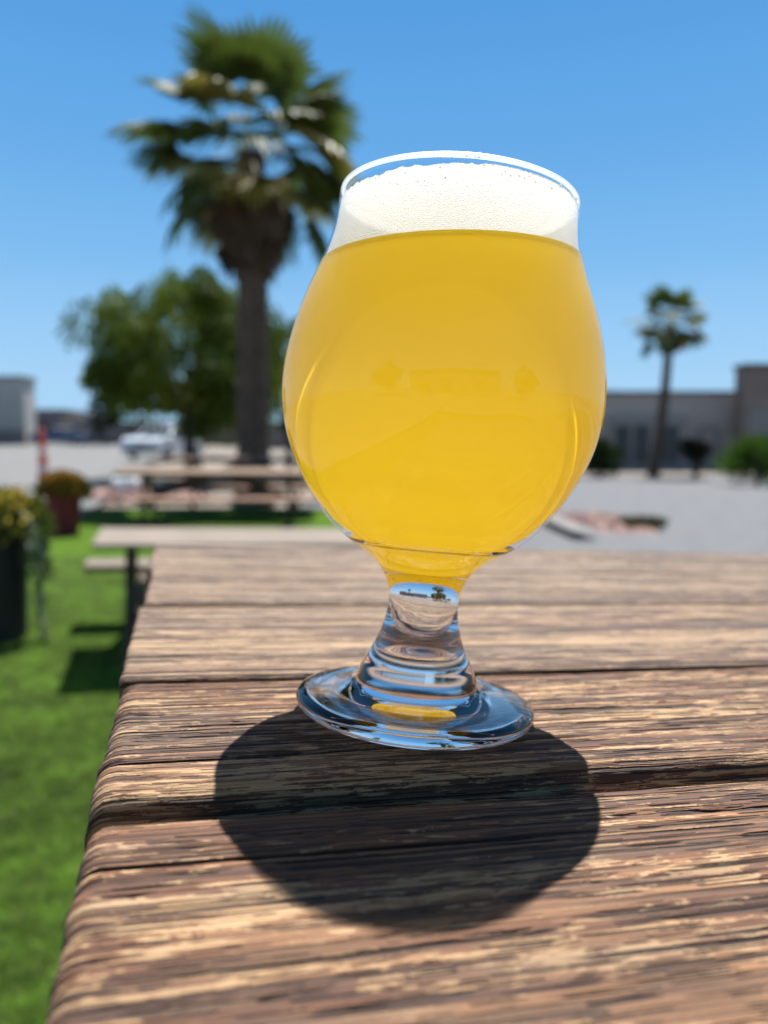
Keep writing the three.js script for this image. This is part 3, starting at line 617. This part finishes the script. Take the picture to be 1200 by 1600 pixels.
// ---------------------------------------------------------------- planters
function pottedPlant(pos, o, label) {
  const t = thing('planter', label, 'planter', pos.toArray(), o.turn ?? 0);
  const prof = [[o.r0 * .2, 0], [o.r0, 0], [o.r0 * 1.01, .02], [o.r1 - .03, o.h - .09], [o.r1, o.h - .08], [o.r1 + .012, o.h - .05], [o.r1 + .012, o.h - .008], [o.r1, o.h], [o.r1 - .025, o.h], [o.r1 - .035, o.h - .06], [.0, o.h - .06]].map(([r, y]) => new THREE.Vector2(r, y));
  const g = new THREE.LatheGeometry(prof, o.sides ?? 48); part(t, 'pot', o.sides ? toCreasedNormals(g, .4) : g, o.pot);
  const soil = new THREE.CircleGeometry(o.r1 - .034, 24); soil.rotateX(-Math.PI / 2); soil.translate(0, o.h - .052, 0); part(t, 'soil', soil, mat({ color: lin(.035, .024, .016), roughness: 1 }));
  seed(o.seed);
  const dome = (k) => { const a = rnd() * 6.283, q = Math.sqrt(rnd()), r = (o.r1 + o.spread) * q; return V(r * Math.cos(a), o.h - .04 + o.ph * k * Math.sqrt(Math.max(0, 1 - q * q)) - .10 * (q > .85 ? rnd() : 0), r * Math.sin(a)); };
  const st = []; for (let i = 0; i < 26; i++) { const e = dome(.8); st.push(bar(V(e.x * .2, o.h - .06, e.z * .2), e, .005, .003, 5)); } part(t, 'stem', st, leafMat(.05, .07, .02, .1));
  part(t, 'foliage', leafCloud(o.leaves, () => { const p = dome(rr(.3, 1)); return [p, V(p.x + rr(-.1, .1), rr(.0, .4), p.z + rr(-.1, .1))]; }, .055, .42), o.leaf);
  part(t, 'flowers', leafCloud(o.petals, () => { const p = dome(rr(.85, 1.12)); return [p, V(rr(-1, 1), rr(.2, 1), rr(-1, 1))]; }, .034, .8), o.flower).userData = { kind: 'stuff' };
  if (o.trail) for (const [a, len] of o.trail) {
    const r = o.r1 + .03, p0 = V(r * Math.cos(a), o.h + .02, r * Math.sin(a)), pts = [V(p0.x * .7, o.h + .02, p0.z * .7), p0, V(p0.x * 1.16, o.h - len * .3, p0.z * 1.16), V(p0.x * 1.12, o.h - len * .7, p0.z * 1.12), V(p0.x * 1.2, o.h - len, p0.z * 1.22)];
    const c = new THREE.CatmullRomCurve3(pts), v = part(t, 'trailing_stem', new THREE.TubeGeometry(c, 40, .015, 7), o.pale);
    part(v, 'trailing_leaves', leafCloud(90, (i) => { const q = Math.pow(rnd(), .8), p = c.getPoint(q).add(ball().multiplyScalar(.035)); return [p, V(rr(-1, 1), rr(-1, .4), rr(-1, 1))]; }, .045, .5), o.leaf);
  }
  return shade(t);
}
{
  const b = at(-4, 1030, 3.98), r = at(102, 851, 8.8), on = (p) => V(p.x, groundY(p.x, p.z) + .022, p.z);
  const black = mat({ color: lin(.012, .012, .014), roughness: .55 }), red = mat({ map: mottled(256, [.15, .016, .012], [.19, .024, .018], 61, 6, .1), roughness: .85, envMapIntensity: 1 });
  pottedPlant(on(b), { r0: .15, r1: .20, h: .65, seed: 51, spread: .07, ph: .17, leaves: 1500, petals: 900, pot: black, leaf: leafMat(.10, .14, .02), flower: leafMat(.75, .56, .10, .45), trail: [[-.1, .3], [.35, .26], [.15, .62]], pale: leafMat(.68, .70, .52, .5) }, 'black planter with yellow flowers and trailing stems at the left edge');
  pottedPlant(on(r), { r0: .15, r1: .225, h: .52, seed: 52, spread: .06, ph: .22, leaves: 1700, petals: 1500, pot: red, leaf: leafMat(.10, .10, .018), flower: leafMat(.48, .25, .03, .45) }, 'dark red round pot with a dome of golden plants on the lawn');
}

// ---------------------------------------------------------------- cone, boulder, vehicles
{
  const g = at(69, 770, 17.5), t = thing('traffic_cone', 'tall orange and white striped traffic cone beyond the red pot', 'traffic cone', [g.x, groundY(g.x, g.z) + .004, g.z]);
  const orange = mat({ color: lin(.85, .10, .02), roughness: .55 }), white = mat({ color: lin(.75, .73, .72), roughness: .45 });
  const R = (y) => lerp(.145, .05, y / 1.22), ring = (y0, y1, m, name) => part(t, name, new THREE.LatheGeometry([[R(y0), y0], [R(y1), y1]].map(([r, y]) => new THREE.Vector2(r, y)), 32), m);
  part(t, 'base', chamferBox(.42, .05, .42, .012).translate(0, .025, 0), mat({ color: lin(.02, .02, .02), roughness: .8 }));
  const ys = [.05, .40, .52, .80, .90, 1.22]; for (let i = 0; i < 5; i++) ring(ys[i], ys[i + 1], i % 2 ? white : orange, i % 2 ? 'reflective_band' : 'cone_section');
  part(t, 'handle', new THREE.LatheGeometry([[.05, 1.22], [.03, 1.25], [.028, 1.29], [.048, 1.31], [.05, 1.34], [.03, 1.365], [0, 1.37]].map(([r, y]) => new THREE.Vector2(r, y)), 24), orange);
  shade(t);
}
{
  const g = at(197, 768, 15.7), t = new THREE.IcosahedronGeometry(.27, 4), p = t.attributes.position, v = V();
  for (let i = 0; i < p.count; i++) { v.fromBufferAttribute(p, i); const k = 1 + .28 * (fbm(v.x * 6 + 9, v.y * 6 + v.z * 5 + 9, 5, 3) - .5); v.multiplyScalar(k); v.y *= .85; p.setXYZ(i, v.x, v.y, v.z); }
  t.computeVertexNormals();
  const m = new THREE.Mesh(t, mat({ map: mottled(128, [.68, .68, .67], [.82, .82, .80], 71, 6, .1), roughness: .9 })); m.name = 'boulder'; m.position.set(g.x, groundY(g.x, g.z) + .26, g.z);
  scene.add(describe(m, 'whitish rounded boulder on the reddish gravel behind the pots', 'boulder')); shade(m);
}
function car(pos, turn, paint, label, o = {}) {
  const t = thing('parked_car', label, 'car', pos.toArray(), turn);
  const L = 4.3, W = 1.76, s = new THREE.Shape();
  s.moveTo(-2.12, .32); s.lineTo(-2.15, .62); s.quadraticCurveTo(-2.1, .86, -1.85, .9); s.lineTo(-.95, .97); s.lineTo(1.5, .98); s.quadraticCurveTo(2.1, .95, 2.14, .7); s.lineTo(2.1, .32); s.lineTo(1.72, .3);
  s.absarc(1.33, .3, .37, 0, Math.PI, false); s.lineTo(-.95, .28); s.absarc(-1.32, .3, .37, 0, Math.PI, false); s.closePath();
  const body = new THREE.ExtrudeGeometry(s, { depth: W - .16, bevelEnabled: true, bevelThickness: .08, bevelSize: .05, bevelSegments: 4, curveSegments: 14 }); body.translate(0, 0, -(W - .16) / 2);
  part(t, 'body', body, paint);
  const prism = (x0, x1, x2, x3, y0, y1, w0, w1) => { const P = [[x0, y0, w0], [x3, y0, w0], [x2, y1, w1], [x1, y1, w1]], q = []; const f = (a, b, c, d) => q.push(...a, ...b, ...c, ...a, ...c, ...d); const l = P.map(([x, y, w]) => [x, y, w]), r = P.map(([x, y, w]) => [x, y, -w]); f(...l); f(r[3], r[2], r[1], r[0]); for (let i = 0; i < 4; i++) { const k = (i + 1) % 4; f(r[i], r[k], l[k], l[i]); } const g = new THREE.BufferGeometry(); g.setAttribute('position', new THREE.Float32BufferAttribute(q, 3)); g.setAttribute('uv', new THREE.Float32BufferAttribute(new Float32Array(q.length / 3 * 2), 2)); g.computeVertexNormals(); return g; };
  const glassM = mat({ color: lin(.02, .03, .045), roughness: .06 });
  part(t, 'windows', prism(-1.02, -.42, 1.05, 1.62, .96, 1.39, .79, .62), glassM);
  part(t, 'roof', prism(-.46, -.36, .98, 1.1, 1.375, 1.45, .66, .58), paint);
  for (const sx of [-1, 1]) for (const z of [-1, 1]) part(t, 'pillar', bar(V(sx > 0 ? 1.63 : -1.03, .96, z * .79), V(sx > 0 ? 1.06 : -.43, 1.39, z * .625), .035, .03, 6), paint);
  for (const x of [-1.32, 1.33]) for (const z of [-1, 1]) {
    const w = part(t, 'wheel', new THREE.TorusGeometry(.235, .085, 12, 28), mat({ color: lin(.02, .02, .02), roughness: .85 })); w.position.set(x, .32, z * .79);
    part(w, 'rim', bar(V(0, 0, -.05), V(0, 0, .05), .2, .2, 18), mat({ color: lin(.5, .5, .52), metalness: .8, roughness: .35 }));
    part(t, x < 0 ? 'headlight' : 'tail_light', chamferBox(.06, .14, .34, .02).translate(x < 0 ? -2.15 : 2.16, .7, z * .62), x < 0 ? mat({ color: lin(.7, .7, .72), roughness: .15 }) : mat({ color: lin(.4, .02, .02), roughness: .3 }));
  }
  for (const x of [-2.15, 2.13]) part(t, 'bumper', chamferBox(.14, .16, 1.6, .04).translate(x, .42, 0), mat({ color: lin(.05, .05, .05), roughness: .6 }));
  part(t, 'grille', chamferBox(.05, .14, .7, .015).translate(-2.17, .68, 0), mat({ color: lin(.02, .02, .02), roughness: .5 }));
  return shade(t);
}
{
  const flat = (px, d) => { const g = at(px, 700, d); return V(g.x, groundY(g.x, g.z) + .01, g.z); };
  car(flat(258, 34), THREE.MathUtils.degToRad(78), phys({ color: lin(.72, .74, .77), roughness: .3, clearcoat: 1, clearcoatRoughness: .05 }), 'white parked car with dark windows behind the farthest picnic tables');
  car(flat(93, 62), THREE.MathUtils.degToRad(28), phys({ color: lin(.02, .045, .14), roughness: .35, clearcoat: 1, clearcoatRoughness: .05 }), 'dark blue parked car by the brown wall on the far left');
}

// ---------------------------------------------------------------- buildings and walls
{
  const stucco = (a, b, s) => mat({ map: rep(mottled(256, a, b, s, 6, .12), .35, .35), roughness: .92 });
  const grey = stucco([.36, .305, .27], [.42, .36, .32], 81), greyD = stucco([.25, .215, .195], [.30, .26, .235], 82), brown = stucco([.25, .18, .145], [.31, .23, .19], 83);
  const dark = mat({ color: lin(.02, .022, .027), roughness: .25 }), trim = mat({ color: lin(.11, .10, .10), roughness: .7 });
  const D = 43, W = (px, y) => at(px, y, D), y0 = groundY(12, -43) - .1;
  const t = thing('commercial_building', 'long low grey building with a dark recessed front on the right across the road', 'building', [W(1050, 700).x, y0, -D]);
  const X = (px) => W(px, 700).x - t.position.x, Y = (py) => W(600, py).y - y0;
  const wall = (x0, x1, a, b, z0, z1, m, name = 'wall') => part(t, name, box(x1 - x0, b - a, z1 - z0, (x0 + x1) / 2, (a + b) / 2, (z0 + z1) / 2), m);
  wall(X(620), X(1164), 0, Y(616), -14, 0, grey);
  wall(X(620), X(1166), Y(616), Y(611), -14, .12, trim, 'parapet');
  wall(X(950), X(1068), 0, Y(653), .003, .25, greyD, 'portico');
  for (const [a, b] of [[958, 982], [988, 1012], [1030, 1058]]) { const w = wall(X(a), X(b), Y(724), Y(664), .253, .29, trim, 'window_frame'); part(w, 'pane', box(X(b) - X(a) - .16, Y(664) - Y(724) - .16, .02, (X(a) + X(b)) / 2, (Y(664) + Y(724)) / 2, .305), dark); }
  wall(X(1090), X(1122), 0, Y(668), .003, .06, trim, 'door_frame'); wall(X(1093), X(1119), 0, Y(671), .063, .09, greyD, 'door');
  wall(X(966), X(990), Y(611), Y(603), -5, -3.4, trim, 'roof_unit');
  shade(t);
  const t2 = thing('commercial_building', 'taller brown building block cut off by the right edge', 'building', [W(1240, 700).x, y0, -D + 1.5]);
  const X2 = (px) => at(px, 700, D - 1.5).x - t2.position.x, Y2 = (py) => at(600, py, D - 1.5).y - y0;
  const w2 = (x0, x1, a, b, z0, z1, m, name) => part(t2, name, box(x1 - x0, b - a, z1 - z0, (x0 + x1) / 2, (a + b) / 2, (z0 + z1) / 2), m);
  w2(X2(1160), X2(1420), 0, Y2(574), -1.2, 0, brown, 'wall'); w2(X2(1157), X2(1423), Y2(574), Y2(568), -1.3, .15, trim, 'parapet');
  w2(X2(1168), X2(1215), Y2(690), Y2(640), .003, .12, greyD, 'awning'); const f2 = w2(X2(1172), X2(1212), Y2(735), Y2(692), .003, .06, trim, 'window_frame'); part(f2, 'pane', box(X2(1209) - X2(1175), Y2(695) - Y2(732), .02, (X2(1209) + X2(1175)) / 2, (Y2(695) + Y2(732)) / 2, .075), dark);
  shade(t2);
}
{
  const stucco = (a, b, s) => mat({ map: rep(mottled(256, a, b, s, 6, .1), .3, .3), roughness: .92 });
  const D = 64, G = (px) => { const g = at(px, 700, D); return V(g.x, groundY(g.x, g.z) - .3, g.z); };
  const cream = stucco([.46, .43, .38], [.54, .50, .45], 91), plum = stucco([.15, .135, .15], [.19, .175, .19], 92), tan = stucco([.33, .26, .20], [.40, .32, .25], 93), wallM = stucco([.19, .15, .13], [.25, .20, .175], 94), trim = mat({ color: lin(.2, .18, .17), roughness: .8 });
  const boxAt = (name, label, cat, px0, px1, pyTop, d, deep, m, extra) => {
    const a = at(px0, 700, d), b = at(px1, 700, d), y = groundY((a.x + b.x) / 2, -d) - .3, h = at(600, pyTop, d).y - y, w = b.x - a.x;
    const t = thing(name, label, cat, [(a.x + b.x) / 2, y, -d]);
    part(t, 'wall', box(w, h, deep, 0, h / 2, -deep / 2), m); extra?.(t, w, h);
    return shade(t);
  };
  boxAt('warehouse', 'pale cream ribbed warehouse wall at the left edge', 'building', -160, 41, 592, D, 2, cream, (t, w, h) => {
    for (let i = 0; i < 14; i++) part(t, 'pilaster', box(.22, h - .5, .16, -w / 2 + (i + .5) * w / 14, h / 2, .083), cream);
    part(t, 'plinth', box(w + .1, 1.55, .32, .02, .775, .163), wallM); part(t, 'parapet', box(w + .25, .25, 2.3, 0, h + .125, -1), trim);
  });
  boxAt('low_building', 'low plum grey flat roofed building behind the dark blue car', 'building', 47, 104, 643, 74, 12, plum, (t, w, h) => { part(t, 'parapet', box(w + .3, .22, 12.3, 0, h + .11, -6), trim); part(t, 'doorway', box(1.2, 2.2, .08, -.6, 1.3, .043), mat({ color: lin(.05, .05, .06), roughness: .6 })); });
  boxAt('gatehouse', 'narrow tan block between the plum building and the brown wall', 'building', 98, 113, 650, 68, 3, tan, (t, w, h) => { part(t, 'parapet', box(w + .2, .18, 3.2, 0, h + .09, -1.5), trim); part(t, 'window', box(.5, .5, .06, 0, h * .62, .033), mat({ color: lin(.05, .06, .07), roughness: .3 })); });
  boxAt('boundary_wall', 'long brown boundary wall behind the parking lot', 'wall', 110, 640, 662, 66, .3, wallM, (t, w, h) => { part(t, 'coping', box(w + .1, .14, .42, 0, h + .07, -.15), trim); for (let i = 0; i < 9; i++) part(t, 'pier', box(.5, h + .1, .5, -w / 2 + (i + .5) * w / 9, h / 2, -.15), wallM); });
}

// ---------------------------------------------------------------- behind the viewer: what the glass mirrors
{
  const z = 13, t = thing('brewery_building', 'tan stucco building standing behind the viewer, mirrored in the glass', 'building', [1.5, groundY(1.5, z) - .05, z]);
  const wallM = mat({ map: rep(mottled(256, [.19, .155, .12], [.24, .20, .155], 101, 6, .12), .35, .35), roughness: .92 }), trim = mat({ color: lin(.12, .10, .085), roughness: .7 }), pane = mat({ color: lin(.02, .025, .03), roughness: .1 });
  part(t, 'wall', box(15, 3.9, 8, 0, 1.95, 4), wallM); part(t, 'parapet', box(15.3, .3, 8.3, 0, 4.05, 4), trim);
  for (const x of [-5.2, -1.8, 3.6]) { const w = part(t, 'window_frame', box(1.9, 1.6, .12, x, 1.75, -.063), trim); part(w, 'pane', box(1.66, 1.36, .05, x, 1.75, -.15), pane); }
  part(t, 'door', box(1.1, 2.2, .1, .9, 1.15, -.053), trim);
  shade(t);
  broadTree(V(-9.5, groundY(-9.5, 11) - .05, 11), 2.6, 5.2, 'green tree behind the viewer at the left end of the tan building', { seed: 71, clumps: 60, gaps: .2, leaves: 12000, leaf: .2, dark: leafMat(.06, .10, .014), light: leafMat(.1, .14, .02) });
  broadTree(V(11.5, groundY(11.5, 9) - .05, 9), 2.3, 4.4, 'green tree behind the viewer at the right end of the tan building', { seed: 72, clumps: 54, gaps: .2, leaves: 11000, leaf: .2, dark: leafMat(.06, .10, .014), light: leafMat(.1, .14, .02) });
}

renderer.render(scene, camera);
